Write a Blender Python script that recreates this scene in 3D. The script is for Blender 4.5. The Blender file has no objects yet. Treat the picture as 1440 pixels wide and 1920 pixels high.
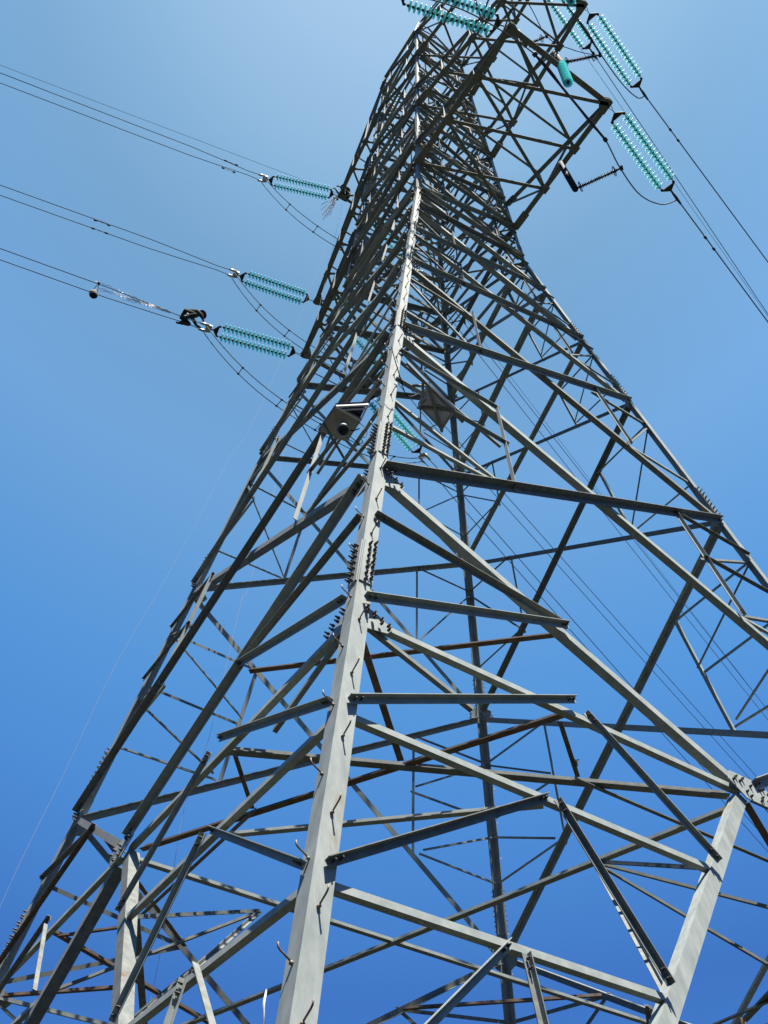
import bpy, math, random
import numpy as np
from mathutils import Vector, Matrix
random.seed(7)
S = bpy.context.scene
COL = S.collection

# ------------------------------------------------------------------ camera, sky, sun, exposure
CAM = Vector((-9.004, -11.464, 1.385))
RM = Matrix(((0.831742, -0.554968, 0.014703), (0.423515, 0.617163, -0.663132), (0.358943, 0.557782, 0.748358)))
cam = bpy.data.cameras.new('camera')
cam.sensor_fit = 'VERTICAL'; cam.sensor_height = 24.0
cam.lens = 24.0 * 1819.39 / 1920.0
cam.clip_start = 0.05; cam.clip_end = 6000
co = bpy.data.objects.new('camera', cam); COL.objects.link(co)
rot = Matrix((RM[0], -Vector(RM[1]), -Vector(RM[2]))).transposed()
co.matrix_world = Matrix.Translation(CAM) @ rot.to_4x4()
S.camera = co

SUN = Vector((-0.05, -0.30, 0.95)).normalized()
elev = math.asin(SUN.z); azim = math.atan2(SUN.x, SUN.y)
w = bpy.data.worlds.new('World'); S.world = w; w.use_nodes = True
nt = w.node_tree; nt.nodes.clear()
sky = nt.nodes.new('ShaderNodeTexSky'); sky.sky_type = 'NISHITA'; sky.sun_disc = False
sky.sun_elevation = elev; sky.sun_rotation = azim
sky.air_density = 1.0; sky.dust_density = 0.6; sky.ozone_density = 1.6; sky.altitude = 50
# the sky is palest high up towards the sun and deepens towards the horizon away from it (a function of direction in the world)
AX = (RM.transposed() @ Vector((0.0, (-50 - 960) / 1819.39, 1.0))).normalized()
tcw = nt.nodes.new('ShaderNodeTexCoord'); dt = nt.nodes.new('ShaderNodeVectorMath'); dt.operation = 'DOT_PRODUCT'; dt.inputs[1].default_value = AX
rmp = nt.nodes.new('ShaderNodeValToRGB'); rmp.color_ramp.interpolation = 'LINEAR'
stops = [(0.0, (0.08, 0.19, 0.37)), (0.56, (0.165, 0.36, 0.65)), (0.68, (0.31, 0.65, 0.93)), (0.77, (0.43, 0.85, 1.05)), (0.88, (0.74, 1.07, 1.08)), (0.93, (0.74, 1.02, 0.97)), (0.955, (0.77, 1.02, 0.93)), (0.975, (0.90, 1.12, 0.98)), (0.99, (1.07, 1.23, 1.03)), (1.0, (1.17, 1.29, 1.06))]
el = rmp.color_ramp.elements
while len(el) < len(stops): el.new(0.5)
for e_, (p_, c_) in zip(el, stops): e_.position = p_; e_.color = (*c_, 1)
mul = nt.nodes.new('ShaderNodeMix'); mul.data_type = 'RGBA'; mul.blend_type = 'MULTIPLY'; mul.inputs['Factor'].default_value = 1.0
bg = nt.nodes.new('ShaderNodeBackground'); bg.inputs['Strength'].default_value = 0.078
ow = nt.nodes.new('ShaderNodeOutputWorld')
nt.links.new(tcw.outputs['Generated'], dt.inputs[0]); nt.links.new(dt.outputs['Value'], rmp.inputs[0])
nt.links.new(sky.outputs[0], mul.inputs['A']); nt.links.new(rmp.outputs[0], mul.inputs['B'])
nt.links.new(mul.outputs['Result'], bg.inputs[0]); nt.links.new(bg.outputs[0], ow.inputs[0])
sun = bpy.data.lights.new('sun', 'SUN'); sun.energy = 5.0; sun.angle = math.radians(0.5); sun.color = (1.0, 0.94, 0.84)
so = bpy.data.objects.new('sun', sun); COL.objects.link(so)
so.rotation_euler = SUN.to_track_quat('Z', 'Y').to_euler()
S.view_settings.view_transform = 'Standard'; S.view_settings.look = 'None'
S.view_settings.exposure = 1.5; S.view_settings.gamma = 1.0
S.render.engine = 'CYCLES'
S.cycles.max_bounces = 6

# ------------------------------------------------------------------ materials
def mat(name, c1, c2, rough=0.6, metal=0.0, scale=3.0, c3=None, t3=0.62, bump=0.0, spec=0.5, stretch=(1, 1, 1)):
    m = bpy.data.materials.new(name); m.use_nodes = True
    n = m.node_tree; b = n.nodes['Principled BSDF']
    tc = n.nodes.new('ShaderNodeTexCoord'); mp = n.nodes.new('ShaderNodeMapping'); mp.inputs['Scale'].default_value = stretch
    n.links.new(tc.outputs['Object'], mp.inputs[0])
    ns = n.nodes.new('ShaderNodeTexNoise'); ns.inputs['Scale'].default_value = scale; ns.inputs['Detail'].default_value = 8; ns.inputs['Roughness'].default_value = 0.65
    n.links.new(mp.outputs[0], ns.inputs['Vector'])
    cr = n.nodes.new('ShaderNodeValToRGB'); cr.color_ramp.elements[0].position = 0.36; cr.color_ramp.elements[1].position = 0.66
    cr.color_ramp.elements[0].color = (*c1, 1); cr.color_ramp.elements[1].color = (*c2, 1)
    n.links.new(ns.outputs['Fac'], cr.inputs[0])
    out = cr.outputs[0]
    if c3:
        n2 = n.nodes.new('ShaderNodeTexNoise'); n2.inputs['Scale'].default_value = scale * 0.35; n2.inputs['Detail'].default_value = 10; n2.inputs['Roughness'].default_value = 0.7
        n.links.new(mp.outputs[0], n2.inputs['Vector'])
        r2 = n.nodes.new('ShaderNodeValToRGB'); r2.color_ramp.elements[0].position = t3; r2.color_ramp.elements[1].position = t3 + 0.12
        r2.color_ramp.elements[0].color = (0, 0, 0, 1); r2.color_ramp.elements[1].color = (1, 1, 1, 1)
        n.links.new(n2.outputs['Fac'], r2.inputs[0])
        mx = n.nodes.new('ShaderNodeMix'); mx.data_type = 'RGBA'
        n.links.new(r2.outputs[0], mx.inputs['Factor']); n.links.new(out, mx.inputs['A']); mx.inputs['B'].default_value = (*c3, 1)
        out = mx.outputs['Result']
    n.links.new(out, b.inputs['Base Color'])
    rr = n.nodes.new('ShaderNodeMapRange'); rr.inputs['To Min'].default_value = max(0.02, rough - 0.1); rr.inputs['To Max'].default_value = min(1, rough + 0.12)
    n.links.new(ns.outputs['Fac'], rr.inputs[0]); n.links.new(rr.outputs[0], b.inputs['Roughness'])
    b.inputs['Metallic'].default_value = metal
    b.inputs['Specular IOR Level'].default_value = spec * 0.5
    if bump:
        bp = n.nodes.new('ShaderNodeBump'); bp.inputs['Strength'].default_value = bump; bp.inputs['Distance'].default_value = 0.004
        n.links.new(ns.outputs['Fac'], bp.inputs['Height']); n.links.new(bp.outputs[0], b.inputs['Normal'])
    return m

M_LEG = mat('galvanised_leg_steel', (0.175, 0.20, 0.195), (0.262, 0.285, 0.27), 0.68, 0.0, 9, c3=(0.19, 0.165, 0.115), t3=0.57, bump=0.3, stretch=(1, 1, 0.22))
M_GAL = mat('galvanised_steel', (0.185, 0.212, 0.205), (0.265, 0.288, 0.272), 0.68, 0.0, 7, c3=(0.17, 0.155, 0.12), t3=0.64, bump=0.2)
M_DULL = mat('weathered_galvanised_steel', (0.11, 0.123, 0.118), (0.175, 0.185, 0.172), 0.72, 0.0, 9, c3=(0.11, 0.082, 0.057), t3=0.58, bump=0.3)
M_RUST = mat('rusty_steel', (0.085, 0.055, 0.042), (0.14, 0.105, 0.085), 0.8, 0.0, 8, c3=(0.14, 0.13, 0.12), t3=0.52, bump=0.35)
M_BOLT = mat('bolt_steel', (0.045, 0.042, 0.038), (0.10, 0.09, 0.08), 0.6, 0.4, 30)
M_STEP = mat('step_bolt_steel', (0.10, 0.085, 0.07), (0.24, 0.19, 0.15), 0.6, 0.4, 30)
M_FIT = mat('dark_iron_fitting', (0.03, 0.03, 0.035), (0.06, 0.06, 0.065), 0.7, 0.1, 20)
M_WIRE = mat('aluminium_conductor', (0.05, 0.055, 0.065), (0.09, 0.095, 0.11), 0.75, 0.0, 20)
M_ALU = mat('bright_aluminium', (0.4, 0.4, 0.4), (0.55, 0.55, 0.54), 0.4, 0.4, 20)
M_ROD = mat('dull_aluminium_rod', (0.22, 0.21, 0.22), (0.4, 0.38, 0.38), 0.5, 0.3, 20)
M_COMP = mat('maroon_silicone', (0.035, 0.012, 0.02), (0.06, 0.02, 0.03), 0.5, 0, 20)
M_BLACK = mat('black_steel', (0.008, 0.008, 0.01), (0.018, 0.018, 0.02), 0.75, 0, 20, spec=0.3)
M_WHITE = mat('white_painted_frame', (0.5, 0.5, 0.52), (0.6, 0.6, 0.62), 0.4, 0, 10)
M_TAN = mat('tan_backsheet', (0.25, 0.23, 0.18), (0.34, 0.31, 0.25), 0.6, 0, 6)
M_PANEL = mat('grey_backsheet', (0.33, 0.35, 0.43), (0.42, 0.44, 0.52), 0.6, 0, 25)
M_CELL = mat('dark_solar_cells', (0.01, 0.015, 0.04), (0.02, 0.03, 0.07), 0.15, 0, 10)
M_DOME = mat('black_dome_glass', (0.004, 0.004, 0.005), (0.01, 0.01, 0.012), 0.06, 0, 5)
M_GREY = mat('grey_cast_housing', (0.2, 0.2, 0.19), (0.28, 0.28, 0.26), 0.5, 0, 10)
M_CLOTH = mat('dark_work_clothes', (0.012, 0.016, 0.018), (0.035, 0.045, 0.04), 0.9, 0, 25)
M_HELM = mat('blue_helmet', (0.01, 0.02, 0.14), (0.015, 0.03, 0.2), 0.25, 0, 5)
M_SKIN = mat('skin', (0.36, 0.2, 0.13), (0.42, 0.25, 0.17), 0.6, 0, 20)
M_GLOVE = mat('grey_glove', (0.35, 0.34, 0.3), (0.5, 0.48, 0.42), 0.8, 0, 20)
M_BOOT = mat('dark_boot', (0.02, 0.02, 0.025), (0.05, 0.05, 0.05), 0.7, 0, 20)
M_BAG = mat('canvas_bag', (0.2, 0.165, 0.11), (0.28, 0.24, 0.18), 0.9, 0, 20)
M_BAGD = mat('dark_canvas', (0.012, 0.014, 0.016), (0.03, 0.03, 0.03), 0.9, 0, 20)
M_ROPE = mat('pale_rope', (0.22, 0.23, 0.27), (0.32, 0.33, 0.36), 0.9, 0, 30)
M_STRAP = mat('white_strap', (0.75, 0.76, 0.8), (0.85, 0.86, 0.9), 0.6, 0, 10)
M_LEAF = mat('dark_leaf', (0.02, 0.045, 0.015), (0.05, 0.08, 0.03), 0.8, 0, 12)
M_TWIG = mat('twig_bark', (0.05, 0.035, 0.025), (0.1, 0.075, 0.05), 0.9, 0, 12)
M_GROUND = mat('dry_grassy_ground', (0.010, 0.011, 0.006), (0.020, 0.018, 0.011), 0.95, 0, 0.6, c3=(0.008, 0.014, 0.005), t3=0.5)

def glass_mat():
    m = bpy.data.materials.new('teal_toughened_glass'); m.use_nodes = True
    n = m.node_tree; b = n.nodes['Principled BSDF']; o = n.nodes['Material Output']
    ns = n.nodes.new('ShaderNodeTexNoise'); ns.inputs['Scale'].default_value = 6
    cr = n.nodes.new('ShaderNodeValToRGB'); cr.color_ramp.elements[0].color = (0.24, 0.62, 0.64, 1); cr.color_ramp.elements[1].color = (0.42, 0.80, 0.82, 1)
    n.links.new(ns.outputs['Fac'], cr.inputs[0]); n.links.new(cr.outputs[0], b.inputs['Base Color'])
    b.inputs['Roughness'].default_value = 0.35; b.inputs['Specular IOR Level'].default_value = 0.35
    tl = n.nodes.new('ShaderNodeBsdfTranslucent'); tl.inputs[0].default_value = (0.20, 0.55, 0.57, 1)
    tp = n.nodes.new('ShaderNodeBsdfTransparent'); tp.inputs[0].default_value = (0.50, 0.93, 0.93, 1)
    m1 = n.nodes.new('ShaderNodeMixShader'); m1.inputs[0].default_value = 0.4
    m2 = n.nodes.new('ShaderNodeMixShader'); m2.inputs[0].default_value = 0.5
    n.links.new(b.outputs[0], m1.inputs[1]); n.links.new(tl.outputs[0], m1.inputs[2])
    n.links.new(m1.outputs[0], m2.inputs[1]); n.links.new(tp.outputs[0], m2.inputs[2]); n.links.new(m2.outputs[0], o.inputs[0])
    return m
M_GLASS = glass_mat()

# ------------------------------------------------------------------ helpers
def tag(o, label=None, cat=None, group=None, kind=None):
    if label: o['label'] = label
    if cat: o['category'] = cat
    if group: o['group'] = group
    if kind: o['kind'] = kind
    return o
def empty(name, loc, label=None, cat=None, group=None):
    o = bpy.data.objects.new(name, None); o.location = loc; o.empty_display_size = 0.2; COL.objects.link(o)
    return tag(o, label, cat, group)
def V(*a): return Vector(a if len(a) == 3 else a[0])
def basis(d, up=None):
    d = d.normalized()
    if up is None: up = Vector((0, 0, 1)) if abs(d.z) < 0.95 else Vector((1, 0, 0))
    x = up.cross(d).normalized(); y = d.cross(x).normalized()
    return x, y, d
ORG = {}
class MB:
    def __init__(s): s.v = []; s.f = []; s.sm = []
    def poly_extrude(s, prof, P, Q, a1, a2):
        b = len(s.v); n = len(prof)
        for O in (P, Q):
            for x, y in prof: s.v.append(O + a1 * x + a2 * y)
        for i in range(n):
            j = (i + 1) % n; s.f.append((b + i, b + j, b + n + j, b + n + i)); s.sm.append(False)
        s.f.append(tuple(b + i for i in reversed(range(n)))); s.f.append(tuple(b + n + i for i in range(n))); s.sm += [False, False]
    def L(s, P, Q, a1, a2, w1, w2, t):
        s.poly_extrude([(0, 0), (w1, 0), (w1, t), (t, t), (t, w2), (0, w2)], P, Q, a1, a2)
    def box(s, c, x, y, z, sx, sy, sz):
        s.poly_extrude([(-sx/2, -sy/2), (sx/2, -sy/2), (sx/2, sy/2), (-sx/2, sy/2)], c - z * sz/2, c + z * sz/2, x, y)
    def plate(s, pts, n, t):
        b = len(s.v); k = len(pts)
        for off in (0, t):
            for p in pts: s.v.append(p + n * off)
        s.f.append(tuple(b + i for i in range(k))); s.f.append(tuple(b + k + i for i in reversed(range(k)))); s.sm += [False, False]
        for i in range(k):
            j = (i + 1) % k; s.f.append((b + i, b + k + i, b + k + j, b + j)); s.sm.append(False)
    def tube(s, pts, r, n=6, caps=True, r2=None, smooth=True):
        pts = [Vector(p) for p in pts]; b = len(s.v); m = len(pts)
        px = None
        for i, p in enumerate(pts):
            d = (pts[min(i+1, m-1)] - pts[max(i-1, 0)])
            if d.length < 1e-9: d = Vector((0, 0, 1))
            d.normalize()
            if px is None: px, _, _ = basis(d)
            px = (px - d * px.dot(d)).normalized(); py = d.cross(px)
            rr = r if r2 is None else r + (r2 - r) * i / max(1, m-1)
            for k in range(n):
                a = 2 * math.pi * k / n
                s.v.append(p + px * (rr * math.cos(a)) + py * (rr * math.sin(a)))
        for i in range(m - 1):
            for k in range(n):
                k2 = (k + 1) % n
                s.f.append((b + i*n + k, b + i*n + k2, b + (i+1)*n + k2, b + (i+1)*n + k)); s.sm.append(smooth and n > 5)
        if caps:
            s.f.append(tuple(b + k for k in reversed(range(n)))); s.f.append(tuple(b + (m-1)*n + k for k in range(n))); s.sm += [False, False]
    def lathe(s, prof, P, d, n=14, up=None):
        x, y, d = basis(d, up); b = len(s.v); m = len(prof)
        for r, h in prof:
            for k in range(n):
                a = 2 * math.pi * k / n
                s.v.append(P + d * h + x * (r * math.cos(a)) + y * (r * math.sin(a)))
        for i in range(m - 1):
            for k in range(n):
                k2 = (k + 1) % n
                s.f.append((b + i*n + k, b + i*n + k2, b + (i+1)*n + k2, b + (i+1)*n + k)); s.sm.append(True)
    def ring(s, c, nrm, R, r, n=20, k=6):
        x, y, _ = basis(nrm)
        pts = [c + x * R * math.cos(2*math.pi*i/n) + y * R * math.sin(2*math.pi*i/n) for i in range(n + 1)]
        s.tube(pts, r, k, caps=False)
    def bolt(s, P, n, L=0.055, r=0.017, up=None):
        x, y, d = basis(n)
        hexp = [(r * math.cos(k * math.pi/3), r * math.sin(k * math.pi/3)) for k in range(6)]
        s.poly_extrude(hexp, P, P + d * 0.028, x, y)
        hp = [(a * 0.62, c * 0.62) for a, c in hexp]
        s.poly_extrude(hp, P + d * 0.028, P + d * L, x, y)
    def build(s, name, m, parent=None, label=None, cat=None, group=None, kind=None, origin=None):
        me = bpy.data.meshes.new(name)
        o0 = Vector((0, 0, 0))
        if parent is not None:
            o0 = ORG[parent.name]
        elif origin is not None:
            o0 = Vector(origin)
        me.from_pydata([tuple(p - o0) for p in s.v], [], s.f)
        me.update()
        me.polygons.foreach_set('use_smooth', s.sm)
        me.materials.append(m)
        o = bpy.data.objects.new(name, me); COL.objects.link(o)
        if parent is not None: o.parent = parent
        else: o.location = o0
        ORG[o.name] = o0
        tag(o, label, cat, group, kind)
        return o
def thing(name, loc, label, cat, group=None):
    o = empty(name, loc, label, cat, group); ORG[o.name] = Vector(loc); return o
def proj(P):
    d = P - CAM; c = RM @ d
    if c.z < 0.1: return None
    return Vector((720 + 1819.39 * c.x / c.z, 960 + 1819.39 * c.y / c.z)), c.z

# ------------------------------------------------------------------ tower frame (1 unit = 5 m)
UZ = 10.75
def hw(z): return 1 - 0.16541 * z if z < 3.6 else 0.4045 - 0.038 * (z - 3.6)
def U(x, y, z): return Vector((5 * x, 5 * y, 5 * z + UZ))
FACES = {'FR': (0, 1, -1), 'BR': (1, 0, 1), 'LB': (0, 1, 1), 'FL': (1, 0, -1)}
def fp(fc, t, z):
    a = hw(z); ax, o, sg = FACES[fc]
    p = [0, 0, z]; p[ax] = t * a; p[o] = sg * a
    return U(*p)
def fnorm(fc, z):
    ax, o, sg = FACES[fc]
    n = [0, 0, 0.165 if z < 3.6 else 0.038]; n[o] = sg
    return Vector(n).normalized()
LEGT = 0.02
def member(mb, P, Q, w, n, kind, layer=0, t=None, w2=None, ext=0.0):
    """angle section between P and Q lying on a face with outward normal n"""
    d = (Q - P).normalized(); v = n.cross(d).normalized()
    if v.z < 0: v = -v
    t = t or max(0.008, w * 0.1); w2 = w2 or w
    P = P - d * ext; Q = Q + d * ext
    if kind == 'out':
        off = 0.003 + layer * 0.0165
        c = v * (w / 2) + n * off
        mb.L(P + c, Q + c, -v, n, w, w2, t)
    elif kind == 'int':
        off = LEGT + 0.003 + layer * 0.0165
        c = v * (w / 2) - n * off
        mb.L(P + c, Q + c, -v, -n, w, w2, t)
    else:
        off = LEGT + 0.003 + layer * 0.0165
        c = -v * (w / 2) - n * off
        mb.L(P + c, Q + c, v, -n, w, w2, t)

class Bolts:
    def __init__(s): s.l = []
    def bolt(s, P, n, L=0.055, r=0.017): s.l.append((P.copy(), n.normalized(), L, r))
    def emit(s, parent, limit=99):
        def sz(b):
            q = proj(b[0])
            if q is None: return 0
            inside = -20 < q[0].x < 1460 and -20 < q[0].y < 1940
            return b[3] / q[1] * (1 if inside else 0.01)
        st = sorted(s.l, key=lambda b: -sz(b))
        o0 = ORG[parent.name]
        for P, n, L, r in st[:limit]:
            o = bpy.data.objects.new('bolt', BOLTME); COL.objects.link(o); o.parent = parent
            o.matrix_local = Matrix.Translation(P - o0) @ n.to_track_quat('Z', 'Y').to_matrix().to_4x4() @ Matrix.Diagonal((r, r, L, 1))
        if st[limit:]:
            mb = MB()
            for P, n, L, r in st[limit:]: mb.bolt(P, n, L, r)
            mb.build('bolt', M_BOLT, parent, kind='stuff')
_b = MB(); _h = [(math.cos(k * math.pi/3), math.sin(k * math.pi/3)) for k in range(6)]
_b.poly_extrude(_h, V(0, 0, 0), V(0, 0, 0.5), V(1, 0, 0), V(0, 1, 0)); _b.poly_extrude([(a * 0.62, c * 0.62) for a, c in _h], V(0, 0, 0.5), V(0, 0, 1), V(1, 0, 0), V(0, 1, 0))
_o = _b.build('bolt', M_BOLT, origin=(0, 0, 0)); BOLTME = _o.data; bpy.data.objects.remove(_o)

tower = thing('lattice_tower', U(0, 0, -2.32), 'tall galvanised steel lattice pylon seen from its foot, four tapering legs, six cross-arms', 'pylon')

Z = dict(foot=-2.1, M=-0.594, A=0.0, B=1.114, C=2.014, D=2.628, E=3.205, W=3.6)
TOP = 7.55
LEV = [0.0, 1.114, 2.014, 2.628, 3.205, 3.62, 4.075, 4.49, 4.88, 5.30, 5.78, 6.24, 6.70, 7.12, 7.55]
# --- legs
SG = {'F': (-1, -1), 'R': (1, -1), 'B': (1, 1), 'L': (-1, 1)}
SEG = [(-2.32, -0.50, 0.182, 0.018), (-0.50, 0.10, 0.176, 0.018), (0.10, 1.13, 0.168, 0.016), (1.13, 2.06, 0.158, 0.016), (2.06, 3.62, 0.145, 0.014),
       (3.62, 5.3, 0.125, 0.012), (5.3, 6.7, 0.11, 0.012), (6.7, TOP, 0.10, 0.012)]
def corner(leg, z):
    a = hw(z); s = SG[leg]; return U(s[0]*a, s[1]*a, z)
SPL = [(-0.492, -0.333), (0.11, 0.296), (1.138, 1.322), (2.07, 2.25), (2.66, 2.80), (3.66, 3.80), (4.60, 4.70)]
LEGOBJ = {}
for leg, s in SG.items():
    mb = MB(); a1 = V(-s[0], 0, 0); a2 = V(0, -s[1], 0)
    for z0, z1, w_, t_ in SEG:
        P = corner(leg, z0); Q = corner(leg, z1)
        # flanges lie in the two faces: keep them perpendicular to the outer corner edge
        mb.L(P, Q, a1, a2, w_, w_, t_)
    o = mb.build('leg', M_LEG, tower); LEGOBJ[leg] = o
    # splices: outer cover plates with rows of long bolts
    bo = Bolts()
    for (z0, z1) in SPL:
        pl = MB()
        sg = [q for q in SEG if q[0] <= z0 + 0.01][-1]; w_ = sg[2]
        P = corner(leg, z0); Q = corner(leg, z1); ln = (Q - P).length; d = (Q - P).normalized()
        for a, nface in ((a1, -a2), (a2, -a1)):
            nn = (nface - d * nface.dot(d)).normalized()
            pts = [P + a * 0.012, P + a * (w_ * 0.97), Q + a * (w_ * 0.97), Q + a * 0.012]
            cnt = max(4, int(ln / 0.105))
            pl.plate([p + nn * 0.002 for p in pts], nn, 0.014)
            if leg in 'FRLB':
                for i in range(cnt):
                    for j, fr in enumerate((0.42, 0.78)):
                        q = P + d * (ln * (i + 0.5 + 0.4 * j - 0.2) / cnt + random.uniform(-0.004, 0.004)) + a * (w_ * fr) + nn * 0.016
                        bo.bolt(q, (nn + V(random.uniform(-.05, .05), random.uniform(-.05, .05), random.uniform(-.05, .05))), (0.062 if z0 < 2 else 0.048) * random.uniform(0.85, 1.1), 0.018 if z0 < 2 else 0.013)
            # inner lap angle
            pl.plate([p - nn * 0.034 for p in pts], nn, 0.012)
        pl.build('splice_plate', M_LEG, o)
    bo.emit(o, 99)
# step bolts on the near leg and the far leg
def step_bolt(mb, P, n, up):
    mb.tube([P - n * 0.004, P + n * 0.095 + up * 0.045, P + n * 0.112 + up * 0.058, P + n * 0.118 + up * 0.088], 0.0072, 8)
    mb.lathe([(0.0, 0.022), (0.015, 0.022), (0.015, 0.0), (0.0, 0.0)], P, n, 6)
zz = -1.904; k = 0
while zz < 4.0:
    for leg in ('F', 'B', 'R', 'L'):
        s = SG[leg]; P0 = corner(leg, zz)
        d = (corner(leg, zz + 0.1) - P0).normalized()
        first = (k % 2 == 0)
        a = V(-s[0], 0, 0) if first else V(0, -s[1], 0)
        nface = V(0, s[1], 0) if first else V(s[0], 0, 0)
        nn = (nface - d * nface.dot(d)).normalized()
        if leg in 'F' or (leg == 'B' and zz < 3):
            mb = MB(); wv = 0.08 if zz < 1.2 else 0.065
            step_bolt(mb, P0 + a * wv, nn, Vector((0, 0, 1)))
            mb.build('step_bolt', M_STEP, LEGOBJ[leg])
    zz += 0.0803; k += 1

# --- collect bracing members
DIAG = []; STRUT = []; GIRT = []; GUS = []; GBOLT = Bolts()
def add(store, fc, p, q, w_, kind, layer=0, m=None, w2=None):
    w_ = w_ * ((0.76 if store is DIAG else 0.68) if p[1] < 3.1 else 1.12)
    P = fp(fc, *p); Q = fp(fc, *q); n = fnorm(fc, (p[1] + q[1]) / 2)
    store.append((P, Q, w_, n, kind, layer, m, w2))
def endbolts(P, n, d, k=2, L=0.05, r=0.015):
    for i in range(k): GBOLT.bolt(P + d * (0.05 + 0.075 * i) + n * 0.02, n, L, r)
def steel():
    r = random.random()
    return M_GAL if r < 0.6 else (M_DULL if r < 0.97 else M_RUST)

def X_inset(leg_w, fc, t, z): return t
SGN = {'FR': 1, 'FL': -1, 'BR': 1, 'LB': -1}   # rotation-symmetric bracing
for fc in FACES:
    for i in range(len(LEV) - 1):
        z0, z1 = LEV[i], LEV[i+1]
        wd = (0.165, 0.15, 0.135, 0.125, 0.11, 0.10, 0.10, 0.09, 0.09, 0.085, 0.08, 0.08, 0.08, 0.08)[i]
        e0 = 1 - 0.14 / (5 * hw(z0)); e1 = 1 - 0.14 / (5 * hw(z1))
        # on FR and BR the outer diagonal rises to +t ; opposite faces mirrored so that neighbours match
        sgn = SGN[fc]
        if i >= 6 and i % 2: sgn = -sgn
        dz = 0.02
        add(DIAG, fc, (-sgn * e0, z0 + dz), (sgn * e1, z1 - dz), wd, 'out')
        add(DIAG, fc, (-sgn * e1, z1 - dz), (sgn * e0, z0 + dz), wd, 'int' if fc in ('LB', 'BR') else 'in')
        H = z1 - z0
        if i <= 4 or i >= 5:
            A0, A1 = hw(z0), hw(z1); tn = 0.50
            uu = (A0 + tn * A0) / (A0 + A1 - tn * (A1 - A0)); zu = z0 + uu * H
            vv = (A1 + tn * A1) / (A0 + A1 - tn * (A0 - A1)); zl = z1 - vv * H
            zm = (zu + zl) / 2 + 0.005
            ws = (0.085, 0.075, 0.065, 0.06, 0.055)[i] if i <= 4 else 0.048
            for s_ in (-1, 1):
                add(STRUT, fc, (s_ * 0.495, zu + 0.01), (s_ * 0.505, zl - 0.01), ws * 1.15, 'out', 1, M_LEG)
                add(STRUT, fc, (s_ * 0.975, zu + 0.01), (s_ * 0.49, zu), ws, 'out' if i != 1 else 'in', 1)
                add(STRUT, fc, (s_ * 0.975, zl), (s_ * 0.53, zl + 0.01), ws * 0.9, 'in', 1)
                if i == 0:
                    add(STRUT, fc, (s_ * 0.978, zm + 0.01), (s_ * 0.49, zm), ws, 'out', 2)
                    add(STRUT, fc, (s_ * 0.978, zu - 0.01), (s_ * 0.5, zm + 0.02), ws * 0.8, 'in', 2)
                    add(STRUT, fc, (s_ * 0.978, zm - 0.08), (s_ * 0.55, zl + 0.03), ws * 0.9, 'in', 2)
                else:
                    add(STRUT, fc, (s_ * 0.975, zu - 0.02), (s_ * 0.52, zl + 0.02), ws * 0.85, 'in', 2)
        if i == 5:
            add(GIRT, fc, (-0.95, z0), (0.95, z0), 0.1, 'out', 1)
        if z1 in (4.075, 5.30, 6.70, 4.49, 5.78, 7.12, TOP):
            add(GIRT, fc, (-0.95, z1), (0.95, z1), 0.09, 'out', 1)
        if i >= 5:
            zc = (z0 + z1) / 2
            add(STRUT, fc, (-0.93, zc), (0, zc), 0.05, 'in', 1); add(STRUT, fc, (0.93, zc), (0, zc), 0.05, 'in', 1)
    # K panel between the diaphragm and level A
    for s_ in (-1, 1):
        add(DIAG, fc, (s_ * 0.965, 0.0), (s_ * 0.02, -0.575), 0.15, 'in' if s_ == -SGN[fc] else 'out')
        add(DIAG, fc, (s_ * 0.03, -0.62), (s_ * 0.985, -2.25), 0.20, {('FL', -1): 'int', ('FL', 1): 'in'}.get((fc, s_), 'int' if s_ == -SGN[fc] else 'out'), 0, M_LEG if fc in ('FR',) else M_DULL)
        add(GIRT, fc, (s_ * 0.975, -0.594), (s_ * 0.02, -0.594), 0.11, 'in', 1)
        # redundants above M
        add(STRUT, fc, (s_ * 0.985, -0.225), (s_ * 0.45, -0.295), 0.11, 'out', 1, M_DULL)
        add(STRUT, fc, (s_ * 0.982, -0.555), (s_ * 0.445, -0.29), 0.11, 'out', 2)
        # redundants below M
        zb, zc, zd = -0.875, -1.215, -1.60
        def td(z): return (0.0145 + 0.812 * (-0.594 - z)) / hw(z)
        add(STRUT, fc, (s_ * 0.985, zb + 0.018), (s_ * 0.485, -0.567), 0.10, 'out', 1)
        add(STRUT, fc, (s_ * 0.47, -0.60), (s_ * (td(zb) + 0.012), zb - 0.005), 0.085, 'out', 2)
        add(GIRT, fc, (s_ * 0.97, zb), (s_ * td(zb), zb - 0.01), 0.10, 'in', 1)
        add(STRUT, fc, (s_ * 0.975, -0.60), (s_ * 0.735, -0.715), 0.075, 'in', 2)
        add(STRUT, fc, (s_ * 0.985, zc + 0.02), (s_ * 0.61, zb - 0.02), 0.095, 'out', 1)
        add(STRUT, fc, (s_ * 0.595, zb - 0.02), (s_ * (td(zc) + 0.015), zc + 0.01), 0.085, 'out', 2)
        add(GIRT, fc, (s_ * 0.975, zc), (s_ * td(zc), zc), 0.095, 'in', 1)
        add(STRUT, fc, (s_ * 0.985, zd + 0.02), (s_ * 0.72, zc - 0.01), 0.09, 'out', 1)
        add(STRUT, fc, (s_ * 0.70, zc - 0.02), (s_ * td(zd), zd), 0.08, 'out', 2)
        add(GIRT, fc, (s_ * 0.98, zd), (s_ * td(zd), zd), 0.09, 'in', 1)
    # gusset plates
    nA = fnorm(fc, 0)
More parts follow.
